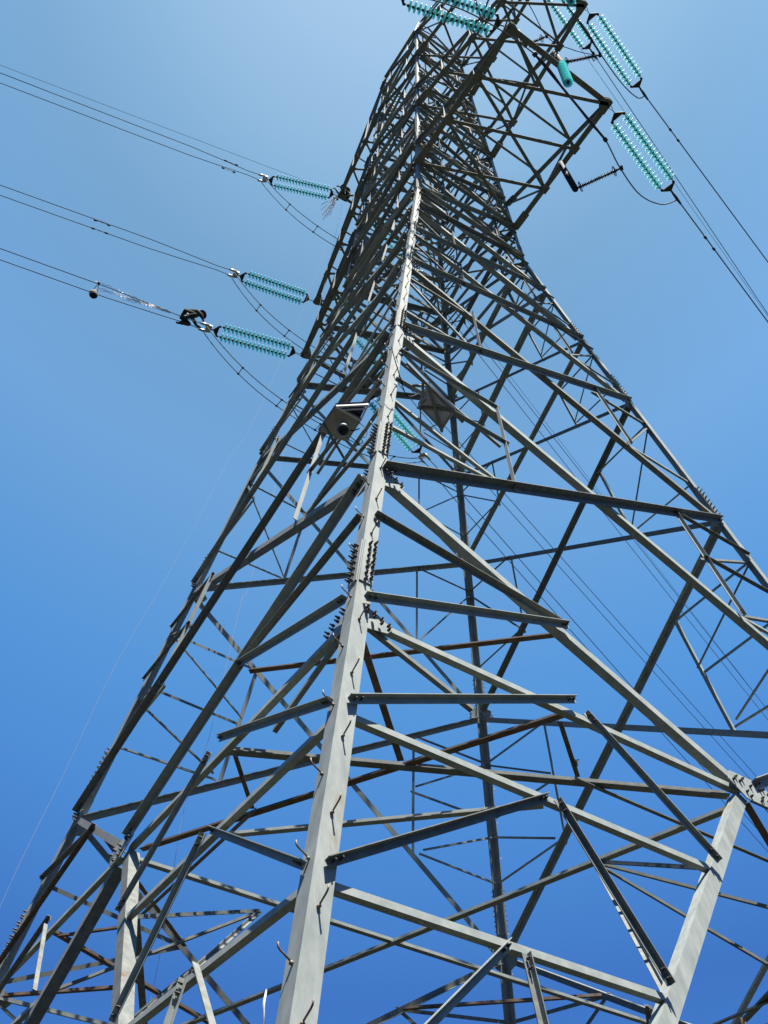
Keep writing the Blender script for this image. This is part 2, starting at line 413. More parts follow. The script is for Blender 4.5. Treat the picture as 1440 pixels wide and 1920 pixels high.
    def gus(t, z, wx, wz, lay=0, bolts=4, sgn=None, skew=0.0):
        c = fp(fc, t, z); n = fnorm(fc, z); ax = Vector((1, 0, 0)) if FACES[fc][0] == 0 else Vector((0, 1, 0))
        if t < 0: ax = -ax
        up = n.cross(ax).normalized()
        if up.z < 0: up = -up
        pts = [c + ax * (0.02) + up * wz, c - ax * (wx * 0.45) + up * (wz * 0.75), c - ax * wx - up * (wz * 0.1), c - ax * (wx * 0.8) - up * (wz * 0.62), c + ax * 0.02 - up * wz]
        g_ = MB(); g_.plate([p + n * (-LEGT - 0.0135 - lay * 0.013) for p in pts], n, 0.012); GUS.append((c, wx, g_))
        for i in range(bolts):
            q = c - ax * (wx * (0.08 + 0.22 * (i % 4))) + up * (wz * (0.45 - 0.3 * (i // 4) - 0.28 * (i % 4)))
            GBOLT.bolt(q + n * 0.018, n, 0.055, 0.017)
    for s_ in (-1, 1):
        for z_, wx, wz, nb in ((-0.594, 0.42, 0.22, 8), (0.0, 0.40, 0.27, 8), (1.114, 0.34, 0.24, 8), (2.014, 0.3, 0.2, 6), (2.628, 0.26, 0.17, 4), (3.205, 0.24, 0.15, 4), (3.62, 0.2, 0.13, 4), (4.075, 0.3, 0.2, 4), (5.3, 0.26, 0.17, 4), (6.7, 0.24, 0.15, 4)):
            gus(s_ * (1 - 0.12 / (5 * hw(z_))), z_, wx * 0.85, wz * 0.82, 0, nb)
    # centre joint plate of the K frame
    c = fp(fc, 0, -0.594); n = fnorm(fc, -0.594); ax = Vector((1, 0, 0)) if FACES[fc][0] == 0 else Vector((0, 1, 0)); up = n.cross(ax).normalized()
    if up.z < 0: up = -up
    g_ = MB(); GUS.append((c, 0.6, g_)); g_.plate([c + n * 0.02 + ax * x + up * y for x, y in ((-0.36, 0.02), (-0.27, 0.17), (0.27, 0.17), (0.36, 0.02), (0.17, -0.20), (-0.17, -0.20))], n, 0.014)
    for x, y in [(-0.29, 0.06), (-0.23, 0.11), (-0.17, 0.06), (-0.11, 0.11), (0.29, 0.06), (0.23, 0.11), (0.17, 0.06), (0.11, 0.11), (-0.13, -0.08), (-0.08, -0.14), (0.13, -0.08), (0.08, -0.14), (0.0, 0.03)]:
        GBOLT.bolt(c + n * 0.036 + ax * (x + random.uniform(-.008, .008)) + up * (y - abs(x) * 0.12), n, 0.04, 0.017)

# interior diaphragm and hip bracing (4-fold symmetric, level M)
zM = -0.594
INNER = []
def rotk(p, k):
    x, y = p
    for _ in range(k): x, y = -y, x
    return x, y
DN = V(0, 0, -1)
def inn(p, q, z, w_, m=None, zq=None, lay=0):
    INNER.append((U(p[0], p[1], z), U(q[0], q[1], zq if zq is not None else z), w_ * 0.76, lay, m))
for k in range(4):
    r = lambda x, y: rotk((x, y), k)
    inn(r(-0.545, -1.08), r(-1.06, -0.03), zM, 0.12, M_RUST, lay=0)
    inn(r(-1.08, -0.545), r(-0.03, -1.06), zM, 0.15, M_DULL, lay=1)
    inn(r(-1.05, -1.05), r(-0.745, -0.745), zM, 0.10, M_RUST, lay=2)
    inn(r(-0.545, -1.06), r(-0.377, -0.925), zM, 0.07, M_RUST, lay=2)
    inn(r(-1.06, -0.545), r(-0.925, -0.377), zM, 0.07, M_RUST, lay=2)
    inn(r(-0.377, -0.92), r(0.377, -0.92), zM, 0.07, M_DULL, lay=3)
    a2 = hw(-0.295)
    inn(r(-0.455 * a2, -a2 + 0.02), r(-a2 + 0.02, -0.455 * a2), -0.298, 0.11, M_RUST)
    az_ = hw(-0.89)
    inn(r(-0.6 * az_, -az_ + 0.02), r(-az_ + 0.02, -0.6 * az_), -0.89, 0.09, None)
for k in range(4):
    r = lambda x, y: rotk((x, y), k)
    for z_ in (-0.875, -1.215):
        a_ = hw(z_); xx = 0.0145 + 0.812 * (-0.594 - z_)
        for sg_ in (-1, 1):
            inn(r(-0.08, -0.65), r(sg_ * xx, -a_ + 0.015), zM, 0.065, M_DULL, zq=z_, lay=1)
inn((-1.07, 0.0), (1.07, 0.0), zM, 0.12, M_GAL, lay=4)
inn((0.0, -1.07), (-0.53, 1.07), zM, 0.13, M_GAL, lay=5)
for zl in (3.6, 4.075, 5.3, 6.7):
    a = hw(zl) * 0.97
    inn((-a, -a), (a, a), zl, 0.08, None); inn((-a, a), (a, -a), zl, 0.08, None, lay=1)

# --- build bracing objects: the largest in view one by one, the small rest as one mesh
def size_in_view(P, Q):
    a, b = proj(P), proj(Q)
    if a is None or b is None: return 0
    m_ = (a[0] + b[0]) / 2
    inside = any(-100 < q.x < 1540 and -100 < q.y < 2020 for q in (a[0], b[0], m_))
    return (a[0] - b[0]).length * (1.0 if inside else 0.05) / 1.0
def build_members(store, name, limit):
    st = sorted(store, key=lambda s: -size_in_view(s[0], s[1]))
    rest = MB()
    for idx, (P, Q, w_, n, kind, layer, m, w2) in enumerate(st):
        if idx < limit:
            mb = MB(); member(mb, P, Q, w_, n, kind, layer, w2=w2)
            mb.build(name, m or (M_GAL if store is GIRT else (steel() if store is STRUT else (M_GAL if random.random() < 0.6 else M_DULL))), tower)
        else:
            member(rest, P, Q, w_, n, kind, layer, w2=w2)
        if kind == 'out' and idx < limit and w_ > 0.05:
            d = (Q - P).normalized(); L_ = 0.05 if w_ > 0.1 else 0.042; r_ = 0.016 if w_ > 0.1 else 0.012
            for PP, dd in ((P, d), (Q, -d)):
                for j in range(3 if w_ > 0.12 else 2): GBOLT.bolt(PP + dd * (0.05 + 0.075 * j) + n * (0.02 + layer * 0.0165), n, L_, r_)
    if rest.v: rest.build(name, M_DULL, tower, kind='stuff')
build_members(DIAG, 'diagonal_brace', 99)
build_members(STRUT, 'lattice_strut', 99)
build_members(GIRT, 'horizontal_brace', 99)
for (P, Q, w_, lay, m) in INNER:
    mb = MB(); d = (Q - P).normalized(); sd = Vector((0, 0, 1)).cross(d).normalized()
    o_ = Vector((0, 0, -0.02 - 0.02 * lay))
    up_ = d.cross(sd).normalized()
    if (CAM - (P + Q) / 2).dot(sd) < 0: sd = -sd   # upstanding flange turned away from the camera, leaving the shaded underside in view
    mb.L(P + o_ - sd * w_/2, Q + o_ - sd * w_/2, sd, up_ if up_.z > 0 else -up_, w_, w_, max(0.008, w_ * 0.1))
    mb.build('inner_brace', m or steel(), tower)
for c_, w_, g_ in GUS: g_.build('gusset_plate', M_GAL, tower)
GBOLT.emit(tower, 99)

# ------------------------------------------------------------------ cross-arms
def bar(mb, P, Q, w_, up=None):
    d = (Q - P).normalized(); x, y, _ = basis(d, up)
    if y.z < 0: y = -y
    if (CAM - P).dot(x) < 0: x = -x   # flange stands on the edge far from the camera, hiding its sunlit face
    mb.L(P - x * w_/2, Q - x * w_/2, x, y, w_, w_, max(0.007, w_ * 0.12))
def bar1(name, parent, P, Q, w_, up=None, m=None):
    mb = MB(); bar(mb, P, Q, w_, up); return mb.build(name, m or M_DULL, parent)
def box1(name, parent, *a):
    mb = MB(); mb.box(*a); return mb.build(name, M_DULL, parent)
def part_empty(name):
    o = bpy.data.objects.new(name, None); COL.objects.link(o); o.parent = tower; ORG[o.name] = ORG[tower.name]; return o
def crossarm(sy, z0, hz, x0, x1, yl0, yl1, nodes, cw=0.12):
    """sy side, tips at (x0,yl0) and (x1,yl1); nodes = fractions along the arm"""
    a0 = hw(z0); a1 = hw(z0 + hz)
    def bot(s_, f):
        xa, ya = (-a0, a0) if s_ < 0 else (a0, a0)
        xt, yt = (x0, yl0) if s_ < 0 else (x1, yl1)
        return U(xa + (xt - xa) * f, sy * (ya + (yt - ya) * f), z0)
    def top(s_, f):
        xa, ya = (-a1, a1) if s_ < 0 else (a1, a1)
        xt, yt = (x0, yl0) if s_ < 0 else (x1, yl1)
        return U(xa + (xt - xa) * f, sy * (ya + (yt - ya) * f), z0 + hz * (1 - f) + 0.03 * f)
    arm = part_empty('crossarm')
    for s_ in (-1, 1):
        bar1('chord', arm, bot(s_, -0.1), bot(s_, 1.02), cw); bar1('chord', arm, top(s_, -0.02), top(s_, 1.0), cw * 0.85)
    bar1('chord', arm, bot(-1, 1.0), bot(1, 1.0), cw)
    fr = [0.0] + nodes + [1.0]
    for j in range(len(fr) - 1):
        f0, f1 = fr[j], fr[j+1]
        dn = Vector((0, 0, -0.03))
        bar1('lacing_bar', arm, bot(-1, f0) + dn, bot(1, f1) + dn, cw * 0.62); bar1('lacing_bar', arm, bot(1, f0) + dn * 1.6, bot(-1, f1) + dn * 1.6, cw * 0.62)
        if f1 < 1:
            bar1('lacing_bar', arm, top(-1, f1), top(1, f1), cw * 0.45)
        for s_ in (-1, 1):
            if f1 < 1: bar1('lacing_bar', arm, bot(s_, f1), top(s_, f1), cw * 0.5)
            if j % 2: bar1('lacing_bar', arm, bot(s_, f0), top(s_, f1), cw * 0.5)
            else: bar1('lacing_bar', arm, top(s_, f0), bot(s_, f1), cw * 0.5)
    for s_ in (-1, 1):
        T = bot(s_, 1.0)
        for zz_ in (-0.03, 0.10):
            g = MB(); yv = V(0, sy, 0); xv = V(-s_, 0, 0)
            g.plate([T + V(0, 0, zz_) + xv * a_ + yv * b_ for a_, b_ in ((-0.09, 0.12), (0.05, 0.14), (0.30, 0.04), (0.20, -0.16), (0.03, -0.34), (-0.11, -0.30))], V(0, 0, 1), 0.014); g.build('tip_plate', M_DULL, arm)
        B_ = bot(s_, 0.0); d = (bot(s_, 1) - bot(s_, 0)).normalized(); x, y, _ = basis(d)
        box1('root_plate', arm, B_ + d * 0.32, x, y, d, 0.24, 0.05, 0.62)
        B2 = top(s_, 0.0); d = (top(s_, 1) - top(s_, 0)).normalized(); x, y, _ = basis(d)
        box1('root_plate', arm, B2 + d * 0.22, x, y, d, 0.2, 0.04, 0.42)
        for f in nodes:
            n_ = bot(s_, f)
            box1('node_plate', arm, n_ + V(0, 0, -0.05), V(1, 0, 0), V(0, 1, 0), V(0, 0, 1), 0.24, 0.26, 0.014)
            n2 = top(s_, f); box1('node_plate', arm, n2, V(0, 1, 0), V(0, 0, 1), V(1, 0, 0), 0.18, 0.18, 0.014)
    return arm
crossarm(-1, 4.075, 0.37, -0.393, 0.351, 1.316, 1.311, [0.34, 0.66], 0.165)
crossarm(-1, 5.30, 0.45, -0.22, 0.22, 1.5, 1.5, [0.25, 0.5, 0.75], 0.15)
crossarm(-1, 6.70, 0.80, -0.20, 0.20, 1.3, 1.3, [0.33, 0.66], 0.14)
crossarm(1, 4.075, 0.37, -0.26, 0.26, 1.21, 1.21, [0.33, 0.66], 0.165)
crossarm(1, 5.30, 0.45, -0.12, 0.12, 1.43, 1.43, [0.25, 0.5, 0.75], 0.15)
crossarm(1, 6.70, 0.80, -0.17, 0.17, 1.10, 1.10, [0.33, 0.66], 0.14)
# earth-wire peak
pk = part_empty('earthwire_peak'); apex = [U(-0.05, -0.05, 8.9), U(0.05, -0.05, 8.9), U(0.05, 0.05, 8.9), U(-0.05, 0.05, 8.9)]
a = hw(TOP); base = [U(-a, -a, TOP), U(a, -a, TOP), U(a, a, TOP), U(-a, a, TOP)]
for i in range(4):
    bar1('peak_bar', pk, base[i], apex[i], 0.09)
    for f0, f1 in ((0, 0.35), (0.35, 0.7), (0.7, 1)):
        j = (i + 1) % 4
        bar1('peak_bar', pk, base[i].lerp(apex[i], f0), base[j].lerp(apex[j], f1), 0.06)
for sx in (-1, 1):
    bar1('peak_bar', pk, U(sx * a, -a, TOP), U(sx * 0.1, -1.2, TOP + 0.35), 0.08); bar1('peak_bar', pk, apex[0], U(sx * 0.1, -1.2, TOP + 0.35), 0.07)

# ------------------------------------------------------------------ insulator strings
disc_me = None; cap_me = None
def disc_meshes():
    global disc_me, cap_me
    mb = MB()
    mb.lathe([(0.040, 0.012), (0.07, 0.014), (0.115, 0.004), (0.148, -0.014), (0.160, -0.032), (0.150, -0.034), (0.126, -0.020), (0.104, -0.022), (0.100, -0.040), (0.094, -0.040), (0.088, -0.018), (0.070, -0.014), (0.064, -0.036), (0.058, -0.036), (0.050, -0.010), (0.03, -0.008)], V(0, 0, 0), V(0, 0, 1), 20, up=V(1, 0, 0))
    o = mb.build('glass_disc', M_GLASS, origin=(0, 0, 0)); disc_me = o.data; bpy.data.objects.remove(o)
disc_meshes()
def unit(az, slope): return Vector((math.cos(math.radians(az)), math.sin(math.radians(az)), slope))
def yoke(mb, c, d, side, w_, flip):
    n = d.cross(side).normalized()
    s_ = 1 if not flip else -1
    pts = [c - d * 0.10 * s_ + side * 0.035, c + d * 0.06 * s_ + side * (w_/2 + 0.04), c + d * 0.13 * s_ + side * (w_/2 + 0.02), c + d * 0.13 * s_ + side * (w_/2 - 0.03), c + d * 0.07 * s_ + side * (w_/2 - 0.06), c + d * 0.07 * s_ - side * (w_/2 - 0.06), c + d * 0.13 * s_ - side * (w_/2 - 0.03), c + d * 0.13 * s_ - side * (w_/2 + 0.02), c + d * 0.06 * s_ - side * (w_/2 + 0.04), c - d * 0.10 * s_ - side * 0.035]
    mb.plate([p - n * 0.012 for p in pts], n, 0.024)
def link(mb, P, Q):
    d = Q - P; x, y, dn = basis(d); h = d.length / 2
    for i in range(2):
        A = P + d * (i * 0.5); B = P + d * (i * 0.5 + 0.5); sx = x if i % 2 == 0 else y
        mb.tube([A + sx * 0.03, A + dn * 0.02 + sx * 0.035, B - dn * 0.02 + sx * 0.035, B, B - dn * 0.02 - sx * 0.035, A + dn * 0.02 - sx * 0.035, A, A + sx * 0.03], 0.011, 6)
def tension_string(tip, az, slope, label, group, nd=17, total=3.6, clamp_bright=True, twin=True, sep=0.42):
    tip = U(*tip); dv = unit(az, slope); total = total * dv.length; d = dv.normalized()
    t = thing('insulator_string', tip, label, 'insulator string', group)
    side = Vector((0, 0, 1)).cross(d).normalized()
    y0 = 0.42; y1 = total - 0.42
    mb = MB(); yoke(mb, tip + d * y0, d, side, sep, False); mb.build('yoke_plate', M_FIT, t)
    mb = MB(); yoke(mb, tip + d * y1, d, side, sep, True); mb.build('yoke_plate', M_FIT, t)
    mb = MB(); link(mb, tip + d * 0.02, tip + d * (y0 - 0.08)); mb.build('shackle', M_FIT, t)
    rods = MB(); span = (y1 - 0.17) - (y0 + 0.17); st = span / nd
    R_ = d.to_track_quat('Z', 'Y').to_matrix().to_4x4()
    for sd in (-1, 1):
        off = side * (sep / 2) * sd
        rods.tube([tip + d * (y0 + 0.12) + off, tip + d * (y1 - 0.12) + off], 0.012, 6)
        for i in range(nd):
            c = tip + d * (y0 + 0.17 + st * (i + 0.5)) + off
            rods.lathe([(0.0, 0.055), (0.03, 0.055), (0.045, 0.035), (0.048, 0.0), (0.03, -0.005), (0.014, -0.04), (0.014, -0.07)], c + d * 0.01, d, 8)
            o = bpy.data.objects.new('glass_disc', disc_me); COL.objects.link(o); o.parent = t
            o.matrix_local = Matrix.Translation(c - tip) @ R_
    rods.build('disc_caps', M_FIT, t)
    mb = MB(); e = tip + d * (total - 0.34)
    mb.tube([tip + d * (y1 + 0.1), tip + d * (total - 0.22)], 0.03, 8)
    mb.build('clevis', M_FIT, t)
    mb = MB(); n_ = d.cross(side)
    if twin:
        mb.box(tip + d * (total - 0.14), side, n_, d, 0.30, 0.03, 0.2)
        for sd in (-1, 1): mb.lathe([(0.0, -0.12), (0.045, -0.12), (0.05, 0.1), (0.03, 0.2), (0.0, 0.2)], tip + d * (total - 0.02) + side * sd * 0.13, d, 10)
    else:
        mb.lathe([(0.0, -0.2), (0.035, -0.2), (0.045, 0.0), (0.03, 0.25), (0.0, 0.25)], tip + d * (total - 0.02), d, 10)
    mb.build('strain_clamp', M_ALU if clamp_bright else M_FIT, t)
    return tip + d * total, side
z1, z2, z3 = 4.075, 5.3, 6.7
GL = 'glass tension strings on the left side of the pylon'; GR = 'glass tension strings on the right side of the pylon'; GB = 'glass tension strings behind the pylon'
E = {}
E['L1'] = tension_string((-0.26, 1.21, z1 - 0.01), 169.7, -0.15, 'lowest of the three twin glass insulator strings left, beside the crouching worker', GL)
E['L2'] = tension_string((-0.12, 1.43, z2 - 0.01), 172.0, -0.15, 'middle of the three twin teal glass insulator strings left of the pylon', GL)
E['L3'] = tension_string((-0.17, 1.10, z3 - 0.01), 163.0, -0.15, 'highest of the three twin glass insulator strings left of the pylon', GL)
E['R1'] = tension_string((0.351, -1.311, z1 - 0.01), 13.6, -0.15, 'lowest twin glass insulator string right of the pylon, hanging off the long lower arm tip', GR, twin=False, clamp_bright=False)
E['R2'] = tension_string((0.22, -1.5, z2 - 0.01), 14.6, -0.15, 'outermost twin glass insulator string at the upper right, above the lowest one', GR, twin=False, clamp_bright=False)
E['R3'] = tension_string((0.20, -1.30, z3 - 0.01), 14.0, -0.15, 'highest twin glass insulator string on the right, half hidden behind the middle arm', GR, twin=False, clamp_bright=False)
E['F1'] = tension_string((-0.393, -1.316, z1 - 0.01), 163.5, -0.12, 'twin glass insulator string at the top edge, crossing in front of the pylon top', 'glass tension strings over the top of the picture', twin=False, clamp_bright=False, sep=0.45)
E['F2'] = tension_string((-0.22, -1.5, z2 - 0.01), 165.0, -0.12, 'twin glass string mostly above the top edge, on the middle right arm', 'glass tension strings over the top of the picture', twin=False, clamp_bright=False)
E['B1'] = tension_string((0.26, 1.21, z1 - 0.01), 17.0, -0.15, 'twin glass insulator string seen through the bracing just right of the near leg', GB)
E['B2'] = tension_string((0.12, 1.43, z2 - 0.01), 15.0, -0.15, 'twin glass insulator string seen through the bracing left of the near leg', GB)
E['B3'] = tension_string((0.17, 1.10, z3 - 0.01), 15.0, -0.15, 'twin glass insulator string hidden deep among the upper bracing', GB)

# ------------------------------------------------------------------ conductors
def wire_pts(P0, az, k=0.1, L=300, n=60):
    u_ = unit(az, 0); out = []
    for i in range(n + 1):
        s_ = L * (i / n) ** 1.5
        out.append(P0 + u_ * s_ + V(0, 0, -k * s_ + 0.001 / 5 * s_ * s_))
    return out
def conductor(P0, az, label, r=0.016, k=0.1, L=300, group=None, m=M_WIRE):
    mb = MB(); mb.tube(wire_pts(P0, az, k, L), r, 6)
    return mb.build('conductor', m, None, label, 'power line', group, origin=P0)
for key, az, nm in (('L1', 172.75, 'bottom'), ('L2', 171.25, 'middle'), ('L3', 170.5, 'top')):
    P, side = E[key]
    sd = Vector((0, 0, 1)).cross(unit(az, 0)).normalized()
    for s_, w1 in ((-1, 'upper'), (1, 'lower')):
        mb = MB(); pts = wire_pts(P + sd * 0.0, az); out = []
        for i, p in enumerate(pts):
            dist = (p - P).length; out.append(p + sd * s_ * (0.06 + 0.14 * min(1, dist / 3.0)))
        out[0] = P + side * s_ * 0.13 - unit(az, -0.1) * 0.1
        mb.tube(out, 0.0165, 6)
        mb.build('conductor', M_WIRE, None, '%s wire of the %s twin bundle leaving to the left' % (w1, nm), 'power line', 'twin conductors to the left', origin=P)
conductor(U(-0.17, 1.10, z3 + 0.03), 170.0, 'thin single wire running left just above the top twin bundle', 0.009)
conductor(E['R1'][0], 13.5, 'thick single wire running down right from the lowest right string', 0.019, group='single conductors to the right')
conductor(E['R2'][0], 12.75, 'thick single wire running down right from the outermost right string', 0.019, group='single conductors to the right')
conductor(E['R3'][0], 15.5, 'thin wire passing behind the lower arm tip and the lowest right string', 0.015, group='single conductors to the right')
conductor(U(0.1, -1.2, TOP + 0.35), 14.6, 'thin earth wire beside the outermost right conductor', 0.009)
conductor(E['F1'][0], 170.0, 'single wire leaving left over the top of the picture from the nearest string', 0.019)
for key, az, nm in (('B1', 17.9, 'lowest'), ('B2', 16.75, 'middle'), ('B3', 18.0, 'highest')):
    P, side = E[key]; sd = Vector((0, 0, 1)).cross(unit(az, 0)).normalized()
    for s_, w1 in ((-1, 'right'), (1, 'left')):
        pts = wire_pts(P, az); out = [p + sd * s_ * 0.2 * min(1, 0.5 + (p - P).length / 4) for p in pts]
        mb = MB(); mb.tube(out, 0.0165, 6)
        mb.build('conductor', M_WIRE, None, '%s wire of the %s twin bundle seen far behind through the bracing' % (w1, nm), 'power line', 'twin conductors behind the pylon', origin=P)
conductor(U(0.1, 1.1, 7.2), 18.4, 'thin earth wire above the highest twin bundle behind the pylon', 0.009)

# jumper loops
def sagcurve(A, B, sag, n=24, push=None):
    out = []
    for i in range(n + 1):
        f = i / n; g = 1 - abs(2 * f - 1) ** 2.6
        p = A.lerp(B, f) + V(0, 0, -sag * g)
        if push is not None: p = p + push * g
        out.append(p)
    return out
for a_, b_, nm, sag in (('L1', 'B1', 'lowest', 1.85), ('L2', 'B2', 'middle', 1.9), ('L3', 'B3', 'highest', 1.9)):
    A, sa = E[a_]; B, sb = E[b_]
    t = thing('jumper_loop', A, 'twin %s jumper loop with small spacers drooping from the left string into the pylon' % nm, 'jumper cable', 'twin jumper loops')
    c1 = sagcurve(A + V(0, 0.13, -0.05), B + V(0, 0.13, -0.05), sag); c2 = sagcurve(A + V(0, -0.13, -0.05), B + V(0, -0.13, -0.05), sag + 0.12, push=V(0, -0.15, 0))
    for c in (c1, c2):
        mb = MB(); mb.tube(c, 0.0165, 6); mb.build('cable', M_WIRE, t)
    for i in (4, 8, 12, 16, 20):
        mb = MB(); mb.tube([c1[i], c2[i]], 0.014, 6)
        for p in (c1[i], c2[i]): mb.lathe([(0, -0.04), (0.035, -0.04), (0.035, 0.04), (0, 0.04)], p, (c1[i+1] - c1[i]), 8)
        mb.build('spacer', M_FIT, t)
def smooth(pts, n=8):
    out = []; P = [pts[0]] + pts + [pts[-1]]
    for i in range(1, len(P) - 2):
        for j in range(n):
            t = j / n; a, b, c, d = P[i-1], P[i], P[i+1], P[i+2]
            out.append(0.5 * ((2*b) + (c - a) * t + (2*a - 5*b + 4*c - d) * t*t + (3*b - a - 3*c + d) * t*t*t))
    out.append(pts[-1]); return out
T1 = [E['F1'][0], V(-3.6, -6.45, 29.75), V(-1.335, -6.67, 29.65), V(0.075, -6.385, 29.5), V(1.175, -6.135, 29.45), V(1.77, -6.04, 29.45), V(2.71, -5.655, 29.5), V(3.87, -5.33, 29.75), V(4.81, -5.385, 30.15), E['R1'][0] + V(0.05, 0, -0.02)]
t = thing('jumper_loop', T1[3], 'single jumper cable passing under the lower right arm through the hanging glass string', 'jumper cable')
mb = MB(); mb.tube(smooth(T1), 0.019, 6); mb.build('cable', M_WIRE, t)
mb = MB(); mb.tube([V(-1.335, -6.67, 29.65), V(1.77, -6.04, 29.45)], 0.034, 8); mb.lathe([(0, -0.06), (0.07, -0.05), (0.07, 0.05), (0, 0.06)], V(-1.335, -6.67, 29.65), V(1, 0.2, 0), 10); mb.lathe([(0, -0.06), (0.06, -0.05), (0.06, 0.05), (0, 0.06)], V(1.77, -6.04, 29.45), V(1, 0.2, 0), 10)
mb.build('stiffening_sleeve', M_FIT, t)
T2 = [E['F2'][0], V(-2.4, -7.6, 35.7), V(0.77, -7.255, 35.75), V(2.06, -6.88, 35.65), V(3.325, -6.565, 35.75), V(4.265, -6.45, 36.15), E['R2'][0] + V(0.05, 0, -0.02)]
t = thing('jumper_loop', T2[3], 'single jumper cable under the middle right arm held off by a ringed dark rod', 'jumper cable')
mb = MB(); mb.tube(smooth(T2), 0.019, 6); mb.build('cable', M_WIRE, t)
mb = MB(); mb.tube([V(0.77, -7.255, 35.75), V(2.06, -6.88, 35.65)], 0.03, 8); mb.build('stiffening_sleeve', M_FIT, t)
T3 = [U(-0.7, -1.2, 6.6), V(0.2, -5.9, 42.6), V(2.175, -5.23, 42.75), V(3.4, -5.4, 42.9), E['R3'][0]]
t = thing('jumper_loop', T3[2], 'short single jumper cable under the highest right arm', 'jumper cable')
mb = MB(); mb.tube(smooth(T3), 0.017, 6); mb.build('cable', M_WIRE, t)

# hanging glass string
def hang_string(top, nd, label):
    t = thing('hanging_insulator', top, label, 'insulator string')
    rods = MB(); rods.tube([top, top + V(0, 0, -0.16 - nd * 0.146 - 0.05)], 0.015, 6)
    for i in range(nd):
        c = top + V(0, 0, -0.16 - 0.146 * i)
        rods.lathe([(0, -0.04), (0.04, -0.04), (0.045, 0.02), (0, 0.03)], c, V(0, 0, 1), 8)
        o = bpy.data.objects.new('glass_disc', disc_me); COL.objects.link(o); o.parent = t; o.location = c - top; o.scale = (0.92, 0.92, 1.0)
    rods.build('disc_caps', M_FIT, t)
hang_string(V(-0.10, -6.62, 31.3), 11, 'single hanging string of glass discs seen from below under the lower right arm')
hang_string(V(0.35, -7.5, 37.3), 8, 'short hanging glass string at the top edge beside the middle arm tip')

# ringed composite posts
def post(A, B, rod_from=None, label=''):
    t = thing('composite_insulator', A, label, 'insulator', 'ringed composite jumper insulators')
    d = (B - A).normalized(); L_ = (B - A).length
    prof = [(0.0, 0.0)]; h = 0.12; k = 0
    while h < L_ - 0.14:
        r = 0.075 if k % 2 == 0 else 0.06
        prof += [(0.03, h), (r, h + 0.012), (0.03, h + 0.03)]; h += 0.05; k += 1
    prof += [(0.03, L_ - 0.12), (0.0, L_ - 0.12)]
    mb = MB(); mb.lathe(prof, A, d, 12); mb.build('shed_rod', M_COMP, t)
    mb = MB()
    mb.tube([A, A + d * 0.14], 0.03, 8); mb.tube([B - d * 0.15, B], 0.028, 8)
    mb.box(B, *basis(d), 0.14, 0.05, 0.09)
    mb.build('end_fitting', M_FIT, t)
    for c in (A + d * 0.16, B - d * 0.22):
        mb = MB(); mb.ring(c, d, 0.15, 0.012); x, y, _ = basis(d)
        mb.tube([c - x * 0.15, c + x * 0.15], 0.008, 5); mb.tube([c - y * 0.15, c + y * 0.15], 0.008, 5)
        mb.build('grading_ring', M_FIT, t)
    if rod_from is not None:
        mb = MB(); dd = (A - rod_from).normalized(); LL = (A - rod_from).length
        mb.lathe([(0, 0), (0.09, 0), (0.095, LL * 0.5), (0.1, LL * 0.5), (0.095, LL * 0.52), (0.095, LL), (0.08, LL + 0.05), (0, LL + 0.07)], rod_from, dd, 16)
        mb.build('support_post', M_BLACK, t)
post(V(1.945, -4.5, 29.25), V(2.74, -5.675, 29.5), V(1.75, -4.4, 31.1), 'ringed dark rod pushed out from a black post under the lower right arm')
post(V(1.13, -5.98, 35.4), V(2.095, -6.84, 35.65), V(1.25, -5.8, 37.2), 'ringed maroon rod above the hanging glass string, holding the middle jumper')
post(V(1.625, -4.54, 42.5), V(2.175, -5.23, 42.75), V(1.5, -4.5, 44.2), 'small ringed rod nearest the pylon top, half hidden by the middle arm')

# dampers
def damper(P, az, label):
    d = unit(az, -0.1).normalized(); t = thing('vibration_damper', P, label, 'damper', 'vibration dampers on the wires')
    mb = MB(); c = P + V(0, 0, -0.09); mb.tube([c - d * 0.25, c, c + d * 0.25], 0.008, 5); mb.tube([P, c], 0.018, 6); mb.build('messenger', M_FIT, t)
    for s_ in (-1, 1):
        mb = MB(); mb.lathe([(0, -0.07), (0.038, -0.06), (0.04, 0.05), (0, 0.07)], c + d * 0.25 * s_, d, 8); mb.build('weight', M_FIT, t)
damper(V(7.07, -5.27, 30.40), 13.5, 'damper on the wire below the lowest right string')
damper(V(6.37, -6.19, 36.53), 12.75, 'damper on the wire below the outermost right string')
for P, az, a_, b_ in ((V(-9.31, 8.44, 36.2), 171.25, 'left of the middle twin bundle', ''), (V(-5.75, 6.8, 43.56), 170.5, 'near the highest left string', '')):
    sd = Vector((0, 0, 1)).cross(unit(az, 0)).normalized()
    damper(P + sd * 0.18, az, 'damper on the lower twin wire ' + a_); damper(P - sd * 0.18, az, 'damper on the upper twin wire ' + a_)

